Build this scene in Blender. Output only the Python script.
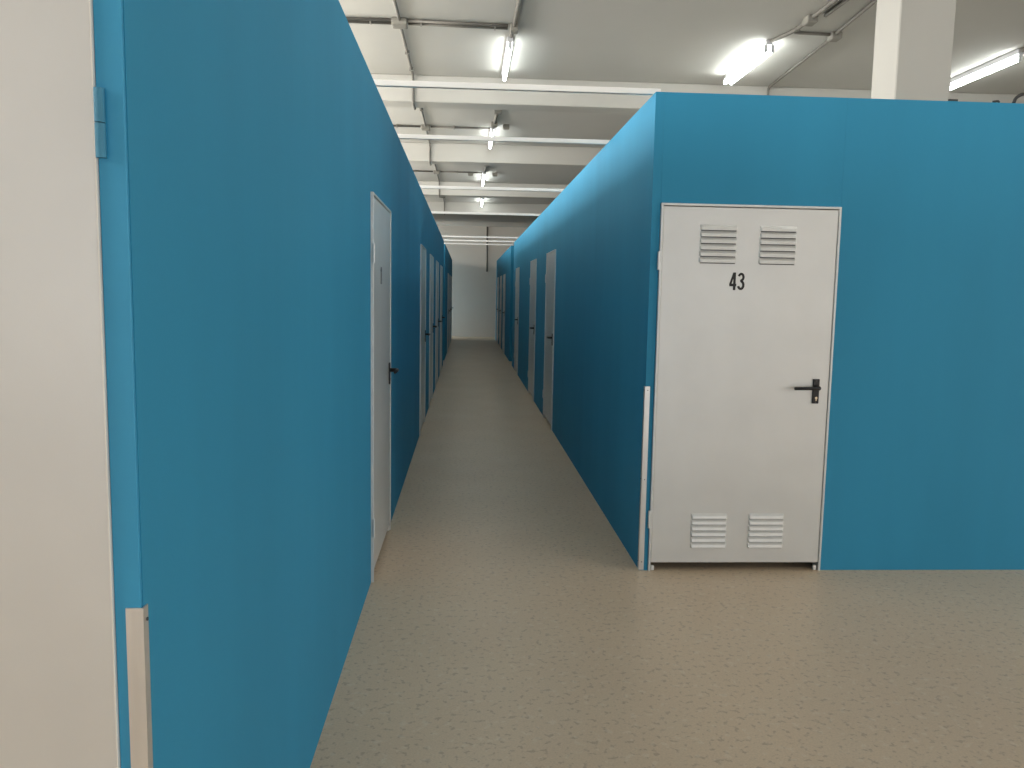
import bpy, bmesh, math
from mathutils import Matrix, Vector

for o in list(bpy.data.objects):
    bpy.data.objects.remove(o)
scene = bpy.context.scene
C = scene.collection

# ------------------------------------------------------------------ camera
FPX, YAW, PITCH, ROLL, EYE = 821.81, .0568, .1095, .0178, 1.5473
cy, sy, cp, sp = math.cos(YAW), math.sin(YAW), math.cos(PITCH), math.sin(PITCH)
F = Vector((sy*cp, cy*cp, -sp)); R0 = Vector((cy, -sy, 0)); U0 = R0.cross(F)
c, s = math.cos(ROLL), math.sin(ROLL)
R = c*R0 + s*U0; U = -s*R0 + c*U0
cd = bpy.data.cameras.new('camera'); cam = bpy.data.objects.new('camera', cd); C.objects.link(cam)
cam.matrix_world = Matrix(((R.x, U.x, -F.x, 0), (R.y, U.y, -F.y, 0), (R.z, U.z, -F.z, EYE), (0, 0, 0, 1)))
cd.sensor_fit = 'HORIZONTAL'; cd.sensor_width = 36; cd.lens = FPX*36/1024
cd.clip_start = .02; cd.clip_end = 200
scene.camera = cam

# ------------------------------------------------------------------ world, daylight through the windows, exposure
w = bpy.data.worlds.new('sky'); scene.world = w; w.use_nodes = True
bg = w.node_tree.nodes['Background']; bg.inputs[0].default_value = (.75, .85, 1, 1); bg.inputs[1].default_value = .6
vs = scene.view_settings
vs.view_transform = 'Standard'; vs.look = 'None'; vs.gamma = 1; vs.use_curve_mapping = False
vs.exposure = 0.63
scene.cycles.max_bounces = 16; scene.cycles.diffuse_bounces = 12

def area(name, loc, direction, sx, sy_, watts, col):
    l = bpy.data.lights.new(name, 'AREA'); l.shape = 'RECTANGLE'; l.size = sx; l.size_y = sy_; l.energy = watts; l.color = col
    o = bpy.data.objects.new(name, l); C.objects.link(o); o.location = loc
    o.rotation_euler = Vector(direction).to_track_quat('-Z', 'Y').to_euler()
    return o
DAY = (1, .965, .91)
# hall: x -4.4..9.5, y -7..29.3 ; high band windows in the left side wall, glazed front behind the viewer
area('daylight_side_windows', (-4.35, 8.1, 3.2), (1, 0, .5), 17.8, 1.05, 690, DAY)
area('daylight_far_side_window', (-4.35, 20.9, 3.2), (1, 0, .45), 2.2, 1.05, 100, DAY)
area('daylight_front_glazing', (1.0, -6.9, 1.7), (0, 1, 0), 10.0, 2.6, 64, DAY)
area('added_fill_right', (9.4, -1.2, 1.7), (-1, 0, 0), 8.0, 2.4, 140, DAY)  # unseen glazing added to light the left corridor wall
area('added_fill_end_wall', (-4.3, 28.57, 1.15), (1, 0, 0), 1.2, 2.1, 78, DAY)  # invented glazed door, added to brighten the end wall

# ------------------------------------------------------------------ materials
def mat(name, col, rough=.5, metal=0, var=.06, scale=6, stretch=(1, 1, 1), bump=0, bscale=200, spec=.5):
    m = bpy.data.materials.new(name); m.use_nodes = True; nt = m.node_tree
    b = nt.nodes['Principled BSDF']; L = nt.links.new
    b.inputs['Roughness'].default_value = rough; b.inputs['Metallic'].default_value = metal
    b.inputs['Specular IOR Level'].default_value = spec
    tc = nt.nodes.new('ShaderNodeTexCoord'); mp = nt.nodes.new('ShaderNodeMapping'); mp.inputs['Scale'].default_value = stretch
    L(tc.outputs['Object'], mp.inputs[0])
    n = nt.nodes.new('ShaderNodeTexNoise'); n.inputs['Scale'].default_value = scale; n.inputs['Detail'].default_value = 4
    L(mp.outputs[0], n.inputs[0])
    r = nt.nodes.new('ShaderNodeValToRGB'); r.color_ramp.elements[0].position = .3; r.color_ramp.elements[1].position = .7
    r.color_ramp.elements[0].color = tuple(x*(1-var) for x in col)+(1,); r.color_ramp.elements[1].color = tuple(min(1, x*(1+var)) for x in col)+(1,)
    L(n.outputs[0], r.inputs[0]); L(r.outputs[0], b.inputs['Base Color'])
    if bump:
        n2 = nt.nodes.new('ShaderNodeTexNoise'); n2.inputs['Scale'].default_value = bscale; n2.inputs['Detail'].default_value = 3
        L(tc.outputs['Object'], n2.inputs[0])
        bp = nt.nodes.new('ShaderNodeBump'); bp.inputs['Strength'].default_value = bump; bp.inputs['Distance'].default_value = .002
        L(n2.outputs[0], bp.inputs['Height']); L(bp.outputs[0], b.inputs['Normal'])
    return m
BLUE = mat('blue_wall_paint', (.036, .262, .440), rough=.7, var=.05, scale=1.6, stretch=(1.5, 1.5, .25), bump=.15, bscale=160, spec=.2)
BLUEF = mat('blue_frame_paint', (.031, .30, .53), rough=.5, var=.05, scale=9, stretch=(1, 1, .3))
TEAL = mat('blue_hinge_paint', (.04, .23, .37), rough=.5, var=.08, scale=40)
STEEL = mat('galvanised_door_sheet', (.67, .675, .66), rough=.42, metal=.45, var=.035, scale=3.5, bump=.04, bscale=300)
LOUV = mat('galvanised_louver', (.74, .74, .72), rough=.4, metal=.25, var=.03, scale=20)
FRAME = mat('galvanised_frame', (.66, .67, .66), rough=.4, metal=.35, var=.05, scale=14)
ALU = mat('brushed_aluminium', (.72, .72, .71), rough=.3, metal=.75, var=.08, scale=5, stretch=(8, 8, .6))
BLACK = mat('black_plastic', (.010, .010, .011), rough=.35, var=.1, scale=40)
PRINT = mat('black_vinyl_digits', (.012, .012, .012), rough=.6, var=.05)
CHROME = mat('lock_cylinder_metal', (.7, .62, .5), rough=.25, metal=.9)
SCREW = mat('screw_metal', (.10, .10, .10), rough=.4, metal=.7)
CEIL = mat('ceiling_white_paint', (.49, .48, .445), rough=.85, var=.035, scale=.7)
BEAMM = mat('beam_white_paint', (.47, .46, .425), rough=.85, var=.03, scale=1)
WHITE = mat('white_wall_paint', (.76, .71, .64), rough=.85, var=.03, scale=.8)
RAILM = mat('white_rail_paint', (.80, .79, .76), rough=.5, var=.03, scale=5)
PVC = mat('grey_conduit_plastic', (.17, .16, .14), rough=.6, var=.06, scale=10)
BOXM = mat('junction_box_plastic', (.24, .23, .20), rough=.6, var=.05, scale=10)
BATT = mat('lamp_batten_enamel', (.52, .53, .55), rough=.4, var=.04)
COVERM = mat('added_cover_board', (.66, .64, .60), rough=.9)
DARK = mat('dark_cable_rubber', (.03, .03, .028), rough=.6)
PLUG = mat('white_plastic_foot', (.75, .74, .70), rough=.5)
WINF = mat('window_frame_grey', (.45, .46, .47), rough=.5)
TUBE = bpy.data.materials.new('fluorescent_tube'); TUBE.use_nodes = True
_b = TUBE.node_tree.nodes['Principled BSDF']
_b.inputs['Base Color'].default_value = (.9, .9, .9, 1)
_b.inputs['Emission Color'].default_value = (.95, 1, .97, 1); _b.inputs['Emission Strength'].default_value = 15

def floor_mat():
    m = bpy.data.materials.new('beige_chip_vinyl'); m.use_nodes = True; nt = m.node_tree; L = nt.links.new
    b = nt.nodes['Principled BSDF']; b.inputs['Roughness'].default_value = .38; b.inputs['Specular IOR Level'].default_value = .45
    tc = nt.nodes.new('ShaderNodeTexCoord')
    def ramp(src, a, ca, b_, cb):
        r = nt.nodes.new('ShaderNodeValToRGB'); e = r.color_ramp.elements
        e[0].position = a; e[0].color = ca; e[1].position = b_; e[1].color = cb; L(src, r.inputs[0]); return r.outputs[0]
    def noise(sc, det=3, rough=.5):
        n = nt.nodes.new('ShaderNodeTexNoise'); n.inputs['Scale'].default_value = sc; n.inputs['Detail'].default_value = det
        n.inputs['Roughness'].default_value = rough; L(tc.outputs['Object'], n.inputs[0]); return n.outputs[0]
    def mix(f, a, b_, typ='MIX'):
        x = nt.nodes.new('ShaderNodeMix'); x.data_type = 'RGBA'; x.blend_type = typ
        if isinstance(f, float): x.inputs[0].default_value = f
        else: L(f, x.inputs[0])
        for i, v in ((6, a), (7, b_)):
            if isinstance(v, tuple): x.inputs[i].default_value = v
            else: L(v, x.inputs[i])
        return x.outputs[2]
    K = (0, 0, 0, 1); W = (1, 1, 1, 1)
    base = ramp(noise(1.2, 2), .3, (.63, .49, .345, 1), .7, (.67, .525, .372, 1))
    # brown chips and pale chips, irregular
    vn = nt.nodes.new('ShaderNodeTexNoise'); vn.inputs['Scale'].default_value = 40; vn.inputs['Detail'].default_value = 2.5; L(tc.outputs['Object'], vn.inputs[0])
    chips = ramp(vn.outputs[0], .57, K, .66, (.55, .55, .55, 1))
    col = mix(chips, base, (.36, .265, .195, 1))
    mp = nt.nodes.new('ShaderNodeMapping'); mp.inputs['Location'].default_value = (7, 3, 1); L(tc.outputs['Object'], mp.inputs[0])
    vp = nt.nodes.new('ShaderNodeTexNoise'); vp.inputs['Scale'].default_value = 26; vp.inputs['Detail'].default_value = 2; L(mp.outputs[0], vp.inputs[0])
    pale = ramp(vp.outputs[0], .60, K, .68, (.45, .45, .45, 1))
    col = mix(pale, col, (.72, .62, .49, 1))
    fine = ramp(noise(140, 2), .35, (.88, .88, .88, 1), .65, (1.06, 1.06, 1.06, 1))
    col = mix(.6, col, fine, 'MULTIPLY')
    L(col, b.inputs['Base Color'])
    rr = nt.nodes.new('ShaderNodeMapRange'); rr.inputs[3].default_value = .30; rr.inputs[4].default_value = .46
    L(noise(2.3), rr.inputs[0]); L(rr.outputs[0], b.inputs['Roughness'])
    return m
FLOOR = floor_mat()

# ------------------------------------------------------------------ helpers
def box(bm, x0, x1, y0, y1, z0, z1):
    v = [bm.verts.new(p) for p in ((x0,y0,z0),(x1,y0,z0),(x1,y1,z0),(x0,y1,z0),(x0,y0,z1),(x1,y0,z1),(x1,y1,z1),(x0,y1,z1))]
    for f in ((0,3,2,1),(4,5,6,7),(0,1,5,4),(1,2,6,5),(2,3,7,6),(3,0,4,7)):
        bm.faces.new([v[i] for i in f])
def mk(name, bm, m, parent=None, bevel=0, smooth=False, seg=1):
    if bevel:
        bmesh.ops.bevel(bm, geom=list(bm.edges), offset=bevel, segments=seg, affect='EDGES', profile=.5)
    bmesh.ops.recalc_face_normals(bm, faces=bm.faces)
    me = bpy.data.meshes.new(name); bm.to_mesh(me); bm.free(); me.materials.append(m)
    if smooth:
        for p in me.polygons: p.use_smooth = True
    o = bpy.data.objects.new(name, me); C.objects.link(o)
    if parent: o.parent = parent
    return o
def bx(name, m, dims, parent=None, bevel=0, seg=1):
    bm = bmesh.new(); box(bm, *dims); return mk(name, bm, m, parent, bevel, seg=seg)
def tag(o, label, cat, group=None, kind=None):
    o['label'] = label; o['category'] = cat
    if group: o['group'] = group
    if kind: o['kind'] = kind
    return o
def empty(name, loc=(0, 0, 0), rz=0):
    o = bpy.data.objects.new(name, None); C.objects.link(o); o.location = loc; o.rotation_euler = (0, 0, rz); o.empty_display_size = .1; return o
def tube(bm, pts, r, n=10, cap=True, r_end=None):
    pts = [Vector(p) for p in pts]; rings = []
    prev = None
    for i, p in enumerate(pts):
        t = ((pts[i]-pts[i-1]).normalized() if i else Vector()) + ((pts[i+1]-pts[i]).normalized() if i < len(pts)-1 else Vector())
        t = t.normalized()
        if prev is None:
            a = Vector((0, 0, 1)) if abs(t.z) < .9 else Vector((1, 0, 0))
            u = t.cross(a).normalized()
        else:
            u = (prev - t*prev.dot(t)).normalized()
        prev = u; v = t.cross(u)
        rr = r if r_end is None else r + (r_end-r)*i/(len(pts)-1)
        rings.append([bm.verts.new(p + rr*(math.cos(k*2*math.pi/n)*u + math.sin(k*2*math.pi/n)*v)) for k in range(n)])
    for a, b in zip(rings, rings[1:]):
        for k in range(n): bm.faces.new((a[k], a[(k+1) % n], b[(k+1) % n], b[k]))
    if cap: bm.faces.new(rings[0]); bm.faces.new(rings[-1])
def soften(pts, r=.03, n=4):
    """round the corners of a polyline"""
    P = [Vector(p) for p in pts]; out = [P[0]]
    for i in range(1, len(P)-1):
        a = (P[i-1]-P[i]); b = (P[i+1]-P[i]); d = min(r, a.length*.45, b.length*.45)
        p0 = P[i]+a.normalized()*d; p2 = P[i]+b.normalized()*d
        for k in range(n+1):
            t = k/n; out.append((1-t)**2*p0 + 2*t*(1-t)*P[i] + t*t*p2)
    return out + [P[-1]]

# ------------------------------------------------------------------ measures of the place
XL, XR, D, DL, H = -.4919, .9944, 4.4728, 1.2516, 2.63
AISLE0, AISLE1, YEND, CZ, BEND = 17.70, 18.80, 29.25, 3.87, 27.90  # far blocks stop short, leaving an aisle added to light the end wall
HX0, HX1, HY0 = -4.4, 9.5, -7.0
TH = .06
DW, DH = .999, 2.05

# ------------------------------------------------------------------ shell of the hall
tag(bx('floor', FLOOR, (HX0, HX1, HY0, YEND, -.1, 0)), 'beige speckled vinyl floor running down the corridor', 'floor', kind='structure')
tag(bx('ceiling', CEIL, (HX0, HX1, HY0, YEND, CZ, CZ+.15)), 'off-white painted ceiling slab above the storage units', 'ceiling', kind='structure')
tag(bx('wall_end', WHITE, (HX0, HX1, YEND, YEND+.15, 0, CZ)), 'plain white wall closing the far end of the corridor', 'wall', kind='structure')
def opening_wall(name, along, const0, const1, a0, a1, openings, label):
    root = empty(name); tag(root, label, 'wall', kind='structure')
    def seg(u0, u1, z0, z1):
        d = (const0, const1, u0, u1, z0, z1) if along == 'y' else (u0, u1, const0, const1, z0, z1)
        bx('wall_segment', WHITE, d, root)
    u = a0
    for (o0, o1, z0, z1) in openings:
        if o0 > u: seg(u, o0, 0, CZ)
        if z0 > 0: seg(o0, o1, 0, z0)
        if z1 < CZ: seg(o0, o1, z1, CZ)
        u = o1
    if a1 > u: seg(u, a1, 0, CZ)
opening_wall('wall_outer_left', 'y', HX0-.15, HX0, HY0, YEND, [(-.9, 17.1, 2.65, 3.75), (19.7, 22.1, 2.65, 3.75), (27.95, 29.2, .05, 2.25)], 'white outer side wall of the hall with a high band window')
opening_wall('wall_outer_right', 'y', HX1, HX1+.15, HY0, YEND, [(-5.3, 2.9, .4, 3.0)], 'white outer side wall of the hall with added glazing beside the open floor')
opening_wall('wall_rear', 'x', HY0-.15, HY0, HX0, HX1, [(-4.1, 6.1, .3, 3.1)], 'white front wall of the hall with wide glazing behind the viewer')
def window(name, along, const, a0, a1, z0, z1, n, label):
    root = empty(name); tag(root, label, 'window', kind='structure')
    bm = bmesh.new(); t = .05
    def q(u0, u1, w0, w1):
        if along == 'y': box(bm, const-.03, const+.03, u0, u1, w0, w1)
        else: box(bm, u0, u1, const-.03, const+.03, w0, w1)
    q(a0, a1, z0, z0+t); q(a0, a1, z1-t, z1)
    for i in range(n+1):
        u = a0 + (a1-a0-t)*i/n; q(u, u+t, z0+t, z1-t)
    mk('window_frame', bm, WINF, root)
window('window_1', 'y', HX0-.1, -.9, 17.1, 2.65, 3.75, 13, 'long high band window in the outer side wall')
window('window_5', 'y', HX0-.1, 19.7, 22.1, 2.65, 3.75, 2, 'short high window in the outer side wall past the cross aisle')
window('added_window_3', 'y', HX1+.1, -5.3, 2.9, .4, 3.0, 5, 'wide added glazing in the right outer wall beside the open floor')
window('added_window_4', 'y', HX0-.1, 27.95, 29.2, .05, 2.25, 1, 'added glazed door lighting the end wall, at the end of an invented aisle')
window('window_2', 'x', HY0-.1, -4.1, 6.1, .3, 3.1, 6, 'wide glazed front behind the viewer')

# beams across the ceiling, column
BEAMS = [9.20, 13.25, 17.75, 21.65]; BZ = 3.59; BD = .30
for i, y in enumerate(BEAMS):
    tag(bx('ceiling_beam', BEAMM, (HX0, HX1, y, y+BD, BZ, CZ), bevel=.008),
        ('white painted concrete ceiling beam just past the first corridor lamp',
         'white painted concrete ceiling beam just past the second corridor lamp',
         'white painted concrete ceiling beam just past the third corridor lamp',
         'white painted concrete ceiling beam farthest down the corridor, past the last lamp')[i], 'beam', 'ceiling beams', kind='structure')
tag(bx('column', BEAMM, (2.985, 3.383, 5.8, 6.16, 0, CZ), bevel=.008), 'square white concrete column rising behind the blue wall to the ceiling', 'column', kind='structure')

# ------------------------------------------------------------------ blue partition walls: panels and lintels
def partition(root, along, const0, const1, a0, a1, doors):
    """full-height panels between the doors, a lintel panel above each door"""
    def pan(u0, u1, z0, z1):
        if u1-u0 < .004: return
        g = .0002
        d = (const0, const1, u0+g, u1-g, z0, z1) if along == 'y' else (u0+g, u1-g, const0, const1, z0, z1)
        bx('wall_panel' if z0 == 0 else 'lintel_panel', BLUE, d, root, bevel=.0005)
    u = a0
    for d0 in sorted(doors):
        pan(u, d0, 0, H); pan(d0, d0+DW, DH, H); u = d0+DW
    pan(u, a1, 0, H)
LEFT_A = [4.2785, 8.79, 11.02, 13.22, 15.42]
LEFT_B = [21.4, 23.6, 25.8]
RIGHT_A = [9.25, 11.80, 15.62]
RIGHT_B = [21.2, 23.4, 25.6]
XD = 1.0429          # left edge of the frame of door 43
NX = -.533 - DW + .0  # left edge of the near door in the left front face
wl = tag(empty('wall_left'), 'blue painted partition wall along the left of the corridor, near block', 'wall', kind='structure')
partition(wl, 'y', XL-TH, XL, DL, AISLE0, LEFT_A)
partition(wl, 'x', DL, DL+TH, HX0+.01, XL-TH-.0005, [NX])
partition(wl, 'x', AISLE0-TH, AISLE0, HX0+.01, XL-TH-.0005, [])
wr = tag(empty('wall_right'), 'blue painted partition wall with door 43 and the corridor side right of the floor', 'wall', kind='structure')
partition(wr, 'y', XR, XR+TH, D+TH+.0005, AISLE0, RIGHT_A)
partition(wr, 'x', D, D+TH, XR, HX1-.01, [XD])
partition(wr, 'x', AISLE0-TH, AISLE0, XR+TH+.0005, HX1-.01, [])
wlf = tag(empty('wall_left_far'), 'blue partition wall left of the corridor beyond the cross aisle', 'wall', kind='structure')
partition(wlf, 'y', XL-TH, XL, AISLE1, BEND, LEFT_B)
partition(wlf, 'x', BEND-TH, BEND, HX0+.01, XL-TH-.0005, [])
partition(wlf, 'x', AISLE1, AISLE1+TH, HX0+.01, XL-TH-.0005, [])
wrf = tag(empty('wall_right_far'), 'blue partition wall right of the corridor beyond the cross aisle', 'wall', kind='structure')
partition(wrf, 'y', XR, XR+TH, AISLE1, BEND, RIGHT_B)
partition(wrf, 'x', BEND-TH, BEND, XR+TH+.0005, HX1-.01, [])
partition(wrf, 'x', AISLE1, AISLE1+TH, XR+TH+.0005, HX1-.01, [])
for nm, d, par in (('added_unit_cover', (HX0+.01, XL-TH-.002, DL+TH+.002, AISLE0-TH-.002, 2.54, 2.57), wl), ('added_unit_cover', (XR+TH+.002, HX1-.01, D+TH+.002, AISLE0-TH-.002, 2.54, 2.57), wr),
               ('added_unit_cover', (HX0+.01, XL-TH-.002, AISLE1+TH+.002, BEND-TH-.002, 2.54, 2.57), wlf), ('added_unit_cover', (XR+TH+.002, HX1-.01, AISLE1+TH+.002, BEND-TH-.002, 2.54, 2.57), wrf)):
    bx(nm, COVERM, d, par)  # unseen covers added to keep the units dark and bounce light upward

# ------------------------------------------------------------------ doors
def ribbon(bm, pts, wdt, y0, y1, closed=False):
    """flat stroke in the XZ plane, extruded from y0 to y1"""
    P = [Vector((p[0], 0, p[1])) for p in pts]; L_, R_ = [], []
    for i, p in enumerate(P):
        d = Vector()
        if i: d += (P[i]-P[i-1]).normalized()
        if i < len(P)-1: d += (P[i+1]-P[i]).normalized()
        d.normalize(); n = Vector((-d.z, 0, d.x))
        ref = (P[i+1]-P[i]).normalized() if i < len(P)-1 else (P[i]-P[i-1]).normalized()
        k = 1/max(.5, d.dot(ref)); L_.append(p+n*wdt/2*k); R_.append(p-n*wdt/2*k)
    for yy, flip in ((y0, 0), (y1, 1)): pass
    lf = [bm.verts.new((v.x, y0, v.z)) for v in L_]; rf = [bm.verts.new((v.x, y0, v.z)) for v in R_]
    lb = [bm.verts.new((v.x, y1, v.z)) for v in L_]; rb = [bm.verts.new((v.x, y1, v.z)) for v in R_]
    for i in range(len(P)-1):
        bm.faces.new((lf[i], rf[i], rf[i+1], lf[i+1])); bm.faces.new((lb[i], lb[i+1], rb[i+1], rb[i]))
        bm.faces.new((lf[i], lf[i+1], lb[i+1], lb[i])); bm.faces.new((rf[i], rb[i], rb[i+1], rf[i+1]))
    bm.faces.new((lf[0], lb[0], rb[0], rf[0])); bm.faces.new((lf[-1], rf[-1], rb[-1], lb[-1]))
def arc(cx, cz, rx, rz, a0, a1, n=12):
    return [(cx+rx*math.cos(math.radians(a0+(a1-a0)*i/n)), cz+rz*math.sin(math.radians(a0+(a1-a0)*i/n))) for i in range(n+1)]
def digit(ch, x, z, wd, ht, parent):
    """condensed bold digit; x, z = lower left corner"""
    bm = bmesh.new(); y0, y1 = LEAF_Y-.0012, LEAF_Y
    sx, sz = wd, ht
    def P(pts): return [(x+a*sx, z+b*sz) for a, b in pts]
    st = .36*wd
    if ch == '4':
        ribbon(bm, P([(.72, 0), (.72, 1)]), st, y0, y1)
        ribbon(bm, P([(.64, .985), (.10, .30)]), st*.82, y0-.0001, y1)
        ribbon(bm, P([(0, .29), (1, .29)]), ht*.155, y0-.0002, y1)
    elif ch == '3':
        ribbon(bm, P(arc(.47, .74, .34, .185, 165, -90)), st*.92, y0, y1)
        ribbon(bm, P(arc(.46, .29, .38, .215, 90, -165)), st*.95, y0-.0001, y1)
        ribbon(bm, P([(.34, .535), (.58, .535)]), ht*.12, y0-.0002, y1)
    else:
        ribbon(bm, P([(.55, 0), (.55, 1)]), st, y0, y1); ribbon(bm, P([(.5, .93), (.2, .76)]), st*.7, y0-.0001, y1)
    o = mk('digit', bm, PRINT, parent); return o
LEAF_Y = -.009
FW = .014
def louver(name, x, z, wd, ht, parent, m, mesh=[None]):
    """pressed hood: flush at its top edge, standing out 13 mm at its open lower edge, with closed sloping ends"""
    if mesh[0] is None:
        bm = bmesh.new(); o = .013; e = .008
        T0 = bm.verts.new((0, 0, ht)); T1 = bm.verts.new((wd, 0, ht))
        M0 = bm.verts.new((e*.7, -o*.75, ht*.55)); M1 = bm.verts.new((wd-e*.7, -o*.75, ht*.55))
        B0 = bm.verts.new((e, -o, 0)); B1 = bm.verts.new((wd-e, -o, 0))
        C0 = bm.verts.new((0, 0, 0)); C1 = bm.verts.new((wd, 0, 0))
        I0 = bm.verts.new((e, -o+.0015, 0)); I1 = bm.verts.new((wd-e, -o+.0015, 0))
        J0 = bm.verts.new((e, .001, ht*.8)); J1 = bm.verts.new((wd-e, .001, ht*.8))
        for f in ((T0, T1, M1, M0), (M0, M1, B1, B0), (T0, M0, C0), (M0, B0, C0), (T1, C1, M1), (M1, C1, B1), (B0, B1, I1, I0), (I0, I1, J1, J0)):
            bm.faces.new(f)
        me = bpy.data.meshes.new('louver'); bm.to_mesh(me); bm.free(); me.materials.append(m); mesh[0] = me
    ob = bpy.data.objects.new('louver', mesh[0]); C.objects.link(ob); ob.parent = parent; ob.location = (x, LEAF_Y, z)
    return ob
def slot(parent, x, z, wd, ht, mesh=[None]):
    if mesh[0] is None:
        bm = bmesh.new(); box(bm, 0, wd, -.0012, 0, 0, ht); me = bpy.data.meshes.new('louver_slot')
        bmesh.ops.recalc_face_normals(bm, faces=bm.faces); bm.to_mesh(me); bm.free(); me.materials.append(BLACK); mesh[0] = me
    o = bpy.data.objects.new('louver_slot', mesh[0]); C.objects.link(o); o.parent = parent; o.location = (x, LEAF_Y, z)
def make_door(name, loc, rz, label, number=None, louvers=False, frame=FRAME, hingem=FRAME, skip_right=False):
    root = empty(name, loc, rz); tag(root, label, 'door', 'galvanised unit doors', 'structure')
    PR = -.015
    jw = FW
    def part(nm, m, d, par=root, bevel=0): return bx(nm, m, d, par, bevel)
    part('frame_jamb', frame, (.001, jw, PR, TH, 0, DH-.001), bevel=.002)
    if skip_right:   # hinge-side jamb painted with the wall
        part('frame_jamb', BLUEF, (DW, DW+.0395, -.006, 0, 0, DH-.001), bevel=.001)
    else:
        part('frame_jamb', frame, (DW-jw, DW-.001, PR, TH, 0, DH-.001), bevel=.002)
    part('frame_head', frame, (jw, DW-jw if not skip_right else DW-.001, PR, TH, DH-jw, DH-.001), bevel=.002)
    x0, x1 = jw+.0012, (DW-jw-.0012 if not skip_right else DW-.002)
    # leaf: sheet with a thin turned edge
    bm = bmesh.new(); box(bm, x0, x1, LEAF_Y, LEAF_Y+.04, .048, DH-jw-.003)
    leaf = mk('door_leaf', bm, STEEL, root, bevel=.0025)
    # plastic plugs at the foot of the frame
    for px in (jw+.004, DW-jw-.026):
        part('foot_plug', PLUG, (px, px+.018, -.008, .01, .001, .030), bevel=.003)
    # hinges on the left edge
    hx = .004 if not skip_right else DW+.007
    if not skip_right:
        for hz in (.30, 1.74):
            bm = bmesh.new(); tube(bm, [(-.004, PR-.001, hz-.05), (-.004, PR-.001, hz), (-.004, PR-.001, hz+.05)], .0065, 10); mk('hinge', bm, hingem, root)
    if louvers:
        for (lx, z0, z1) in ((.219, 1.735, 1.945), (.550, 1.735, 1.945), (.236, .138, .339), (.565, .138, .339)):
            for k in range(6):
                p = (z1-z0)/6
                if True:
                    slot(leaf, lx+.006, z0+k*p-.005, .194, .0045)
                    louver('louver', lx, z0+k*p, .206, p*.84, leaf, LOUV)
    if number:
        if len(number) == 2:
            digit(number[0], .394, 1.588, .038, .096, leaf); digit(number[1], .440, 1.588, .038, .096, leaf)
    if not skip_right:
        hd = part('handle', BLACK, (.892, .930, LEAF_Y-.009, LEAF_Y, .966, 1.104), bevel=.003)
        bm = bmesh.new()
        pts = soften([(.911, LEAF_Y-.008, 1.056), (.911, LEAF_Y-.052, 1.056), (.889, LEAF_Y-.055, 1.056), (.772, LEAF_Y-.050, 1.054)], .018, 5)
        tube(bm, pts, .0128, 12, r_end=.009); mk('lever', bm, BLACK, hd, smooth=True)
        bm = bmesh.new(); tube(bm, [(.913, LEAF_Y-.008, .998), (.913, LEAF_Y-.0115, .998)], .0075, 14)
        box(bm, .9095, .9165, LEAF_Y-.0112, LEAF_Y-.008, .982, .998); mk('lock_cylinder', bm, CHROME, hd)
        for sz in (.974, 1.093):
            bm = bmesh.new(); tube(bm, [(.911, LEAF_Y-.008, sz), (.911, LEAF_Y-.0105, sz)], .003, 8); mk('screw', bm, SCREW, hd)
    return root, leaf
H90 = math.pi/2
make_door('door_1', (XD, D, 0), 0, 'galvanised louvered metal door numbered 43 facing the viewer', '43', True)
# near door in the front face of the left block: hinged on the corridor side, its frame there painted blue
rt, lf = make_door('door_2', (NX, DL, 0), 0, 'pale galvanised door at the left picture edge with blue painted hinge', None, True, skip_right=True)
bm = bmesh.new(); box(bm, DW-.0026, DW-.0005, LEAF_Y-.003, LEAF_Y+.03, .048, DH-.02); mk('leaf_edge', bm, PLUG, lf)
for hz in (.30, 1.731):
    for q0, q1 in ((0, .048), (.0495, .097)):
        bm = bmesh.new(); tube(bm, [(DW+.0065, -.011, hz+q0), (DW+.0065, -.011, hz+(q0+q1)/2), (DW+.0065, -.011, hz+q1)], .0075, 14)
        mk('hinge', bm, TEAL, rt, smooth=False)
bm = bmesh.new(); tube(bm, [(.08, LEAF_Y, 1.056), (.08, LEAF_Y-.05, 1.056), (.2, LEAF_Y-.05, 1.056)], .01, 10); mk('lever', bm, BLACK, rt)
dn = 3
LLAB = ['galvanised door in the left corridor wall nearest the viewer, small black number on it',
        'second galvanised door along the left corridor wall, past the wide blue stretch',
        'third galvanised door along the left corridor wall', 'fourth galvanised door along the left corridor wall',
        'fifth galvanised door along the left corridor wall, last before the cross aisle']
for i, y in enumerate(LEFT_A):
    make_door('door_%d' % dn, (XL, y, 0), H90, LLAB[i], '11' if i == 0 else None); dn += 1
LB = ['first galvanised door beyond the cross aisle on the left', 'second galvanised door beyond the cross aisle on the left', 'last galvanised door on the left before the end wall']
for i, y in enumerate(LEFT_B):
    make_door('door_%d' % dn, (XL, y, 0), H90, LB[i]); dn += 1
RLAB = ['first galvanised door along the right corridor wall, black lever at its near edge', 'second galvanised door along the right corridor wall', 'third galvanised door along the right corridor wall, just before the cross aisle']
for i, y in enumerate(RIGHT_A):
    make_door('door_%d' % dn, (XR, y+DW, 0), -H90, RLAB[i]); dn += 1
RB = ['first dark looking door beyond the cross aisle on the right', 'second dark looking door beyond the cross aisle on the right', 'last dark looking door on the right before the end wall']
for i, y in enumerate(RIGHT_B):
    make_door('door_%d' % dn, (XR, y+DW, 0), -H90, RB[i]); dn += 1

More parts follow.
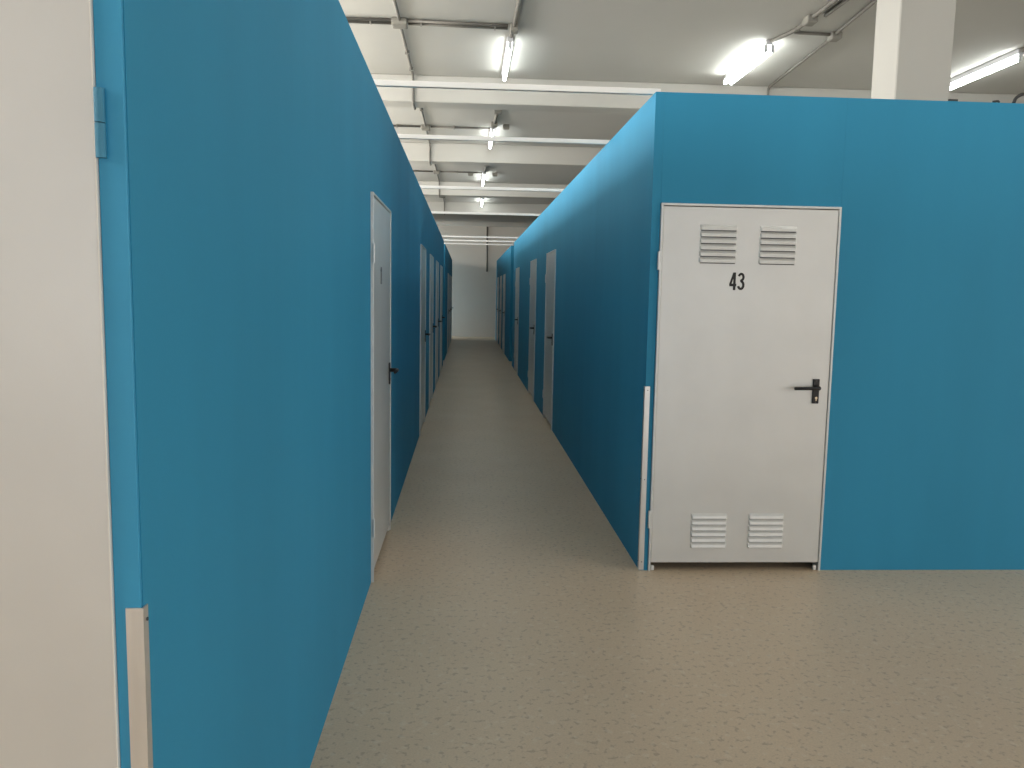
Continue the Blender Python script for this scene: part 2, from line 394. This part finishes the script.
# ------------------------------------------------------------------ aluminium corner guards
def guard(name, x, y, sgn, label, w1, w2, ht):
    """angle bar round the outer corner (x, y); sgn = +1: the front flange runs to +x"""
    root = empty(name, (x, y, 0)); tag(root, label, 'corner guard', 'aluminium corner guards')
    t = .0025; bm = bmesh.new()
    pts = [(-sgn*t, -t), (sgn*w1, -t), (sgn*w1, -.0003), (-sgn*.0003, -.0003), (-sgn*.0003, w2), (-sgn*t, w2)]
    lo = [bm.verts.new((a, b, .004)) for a, b in pts]; hi = [bm.verts.new((a, b, ht)) for a, b in pts]
    bm.faces.new(lo); bm.faces.new(hi)
    for k in range(6): bm.faces.new((lo[k], lo[(k+1) % 6], hi[(k+1) % 6], hi[k]))
    mk('angle_profile', bm, ALU, root)
    for hz in (ht-.022, ht*.5, .05):
        if sgn > 0: bm = bmesh.new(); tube(bm, [(sgn*w1*.5, -t, hz), (sgn*w1*.5, -t-.002, hz)], .0028, 10); mk('screw', bm, SCREW, root)
        bm = bmesh.new(); tube(bm, [(-sgn*t, w2*.62, hz), (-sgn*(t+.002), w2*.62, hz)], .0028, 10); mk('screw', bm, SCREW, root)
guard('corner_guard', XR, D, 1, 'aluminium angle strip on the wall corner beside door 43', .026, .028, 1.05)
guard('corner_guard', XL, DL-.006, -1, 'aluminium angle strip low on the near left wall corner', .024, .017, 1.058)

# ------------------------------------------------------------------ white rails lying across the wall tops
RAIL = [(4.53, 'white steel rail across the wall tops level with door 43 front wall'), (6.03, 'second white rail across the corridor, before the second lamp'),
        (8.84, 'third white rail across the corridor'), (11.60, 'fourth white rail across the corridor, just above the last lamp bay'),
        (16.43, 'upper one of three close white rails near the end wall'), (17.64, 'middle one of three close white rails near the end wall'),
        (18.82, 'lowest one of three close white rails near the end wall')]
for y, lab in RAIL:
    tag(bx('cross_rail', RAILM, (XL-.05, XR+.04, y, y+.03, H+.0005, H+.031), bevel=.002), lab, 'rail', 'white rails across the wall tops')

# ------------------------------------------------------------------ fluorescent lamps
def lamp(x, y0, y1, label, twin=False):
    root = empty('batten_lamp', (x, y0, CZ)); tag(root, label, 'lamp', 'fluorescent ceiling lamps'); ln = y1-y0
    b = bx('batten', BATT, (-.03, .03, 0, ln, -.045, -.001), root, bevel=.003)
    offs = (-.032, .032) if twin else (0,)
    for dx in offs:
        bm = bmesh.new(); tube(bm, [(dx, .02, -.088), (dx, ln/2, -.088), (dx, ln-.02, -.088)], .019, 14); mk('tube', bm, TUBE, root, smooth=False)
        for yy in (.004, ln-.022):
            bx('socket', BATT, (dx-.014, dx+.014, yy, yy+.016, -.112, -.0455), root, bevel=.002)
lamp(.37, 7.76, 8.93, 'lit fluorescent tube on the ceiling above the corridor, nearest the viewer')
lamp(.335, 11.80, 13.05, 'lit fluorescent tube above the corridor crossed by the second rail')
lamp(.31, 16.15, 17.5, 'lit fluorescent tube above the corridor, third in line')
lamp(.36, 20.35, 21.6, 'lit fluorescent tube above the corridor, last before the end wall')
lamp(2.71, 7.58, 8.78, 'lit twin fluorescent lamp above door 43 unit', True)
lamp(5.07, 7.58, 8.78, 'lit fluorescent tube just right of the white column')
# unseen lamps added along the same rows to brighten the near floor
for x, nm in ((.40, 'corridor'), (2.80, 'middle'), (5.07, 'outer')):
    for y, wh in ((3.4, 'above the open floor'), (-.8, 'above the viewer')):
        if y < 0 and x < 1: continue
        lamp(x, y, y+1.23, 'added fluorescent tube %s, %s row, out of frame' % (wh, nm))

# ------------------------------------------------------------------ conduits on the ceiling
PZ = CZ - .018
def conduit(paths, label, boxes=(), clips=(), r=.016):
    p0 = paths[0][0]; root = empty('conduit', p0); tag(root, label, 'conduit', 'grey ceiling conduits')
    o = Vector(p0)
    for p in paths:
        bm = bmesh.new(); tube(bm, [Vector(q)-o for q in soften(p, .05, 4)], r, 10); mk('pipe', bm, PVC, root, smooth=True)
    for (x, y, sx, sy2) in boxes:
        j = bx('junction_box', BOXM, (x-sx/2-o.x, x+sx/2-o.x, y-sy2/2-o.y, y+sy2/2-o.y, CZ-.06-o.z, CZ-.001-o.z), root, bevel=.006)
        bx('box_lid', BOXM, (x-sx*.4-o.x, x+sx*.4-o.x, y-sy2*.4-o.y, y+sy2*.4-o.y, CZ-.064-o.z, CZ-.0605-o.z), j, bevel=.001)
    for (x, y, ax) in clips:
        a, b = (.042, .012) if ax == 'y' else (.012, .075)
        bx('clip', BOXM, (x-a/2-o.x, x+a/2-o.x, y-b/2-o.y, y+b/2-o.y, CZ-.040-o.z, CZ-.001-o.z), root)
# long run left of the corridor, dropping round each beam
xl = -.60; pts = [(xl, -2, PZ)]
for y in BEAMS[:]:
    pts += [(xl, y-.018, PZ), (xl, y-.018, BZ-.018), (xl, y+BD+.018, BZ-.018), (xl, y+BD+.018, PZ)]
pts += [(xl, 24, PZ)]
conduit([pts], 'grey conduit running along the ceiling over the left corridor wall, bending round the beams',
        boxes=[(xl, 7.40, .13, .13), (xl, 11.9, .12, .12), (xl, 16.2, .12, .12), (xl, 20.2, .12, .12)], clips=[(xl, 5.6, 'y'), (xl, 6.6, 'y'), (xl, 8.3, 'y'), (xl, 8.9, 'y'), (xl, 10.8, 'y'), (xl, 12.7, 'y')], r=.014)
conduit([[(HX0+.05, 7.365, PZ), (-.67, 7.365, PZ)], [(HX0+.05, 7.445, PZ), (-.67, 7.445, PZ)], [(-.53, 7.365, PZ), (.33, 7.40, PZ)], [(-.53, 7.445, PZ), (.33, 7.475, PZ)]],
        'pair of grey conduits crossing the ceiling to the nearest corridor lamp', clips=[(-.85, 7.405, 'x'), (-.42, 7.41, 'x'), (.22, 7.44, 'x'), (-1.4, 7.405, 'x')], r=.013)
for y, lab, x1 in ((11.9, 'grey conduit crossing the ceiling to the second corridor lamp', .30), (16.2, 'grey conduit crossing the ceiling to the third corridor lamp', .27), (20.2, 'grey conduit crossing the ceiling to the last corridor lamp', 3.0)):
    conduit([[(HX0+.05, y, PZ), (-.67, y, PZ)], [(-.53, y, PZ), (x1, y, PZ)]], lab, clips=[(-1.0, y, 'x'), (-.2, y, 'x')], r=.014)
conduit([[(.40, 4.66, PZ), (.385, 7.38, PZ)], [(.385, 7.5, PZ), (.375, 7.69, PZ)]], 'grey conduit over the corridor leading to the nearest lamp', boxes=[(.385, 7.44, .07, .11)], clips=[(.392, 6.4, 'y'), (.395, 5.2, 'y')], r=.018)
conduit([[(.37, 10.75, PZ), (.345, 11.79, PZ)]], 'short grey conduit leading to the second corridor lamp', boxes=[(.37, 10.72, .10, .12), (.35, 11.55, .09, .10), (.52, 11.7, .09, .09)], r=.018)
conduit([[(.335, 15.1, PZ), (.315, 16.14, PZ)]], 'short grey conduit leading to the third corridor lamp', boxes=[(.335, 15.05, .10, .12), (.05, 16.3, .10, .14), (.52, 16.3, .10, .14)], r=.018)
conduit([[(2.86, 4.66, PZ), (2.81, 7.25, PZ), (2.72, 7.57, PZ)]], 'grey conduit running to the twin lamp above door 43', boxes=[(2.815, 6.95, .09, .12)], clips=[(2.83, 5.5, 'y'), (2.81, 7.2, 'y')], r=.018)
conduit([[(2.95, 4.66, PZ), (2.90, 6.85, PZ)]], 'short parallel conduit beside the twin lamp line', r=.018)
conduit([[(3.12, 6.24, PZ), (3.19, 7.28, PZ)], [(3.21, 7.40, PZ), (3.29, 9.182, PZ), (3.29, 9.182, BZ), (3.29, 9.182, BZ-.02)]], 'grey conduit right of the twin lamp, dropping down the beam', boxes=[(3.20, 7.34, .09, .11)], r=.014)
conduit([[(2.83, 7.31, PZ), (3.15, 7.33, PZ)]], 'short grey conduit linking the two ceiling lines near the twin lamp', r=.014)
conduit([[(5.07, 6.2, PZ), (5.07, 7.57, PZ)]], 'grey conduit leading to the lamp beside the column', r=.018)
conduit([[(.70, YEND-.018, 2.3), (.70, YEND-.018, CZ-.01)]], 'vertical grey pipe on the white end wall', r=.03)

# ------------------------------------------------------------------ cable ends lying on the front wall top
def cable(pts, label, r=.006):
    o = Vector(pts[0]); root = bmesh.new(); tube(root, [Vector(q)-o for q in soften(pts, .03, 4)], r, 8)
    ob = mk('cable_end', root, DARK, None, smooth=True); ob.location = o; tag(ob, label, 'cable', 'cable ends on the wall top')
cable([(2.99, D+.03, H+.007), (3.0, D+.03, H+.035), (3.03, D+.03, H+.055), (3.09, D+.04, H+.062), (3.14, D+.05, H+.03)], 'thin grey cable end curling up from the blue wall top at the right picture edge', .009)
cable([(2.61, D+.012, H+.007), (2.66, D+.012, H+.007)], 'dark cable scrap on the blue wall top beside the column', .007)
cable([(2.86, D+.012, H+.006), (2.89, D+.012, H+.011), (2.90, D+.02, H+.007)], 'small dark cable scrap on the blue wall top below the lamp right of the column', .006)
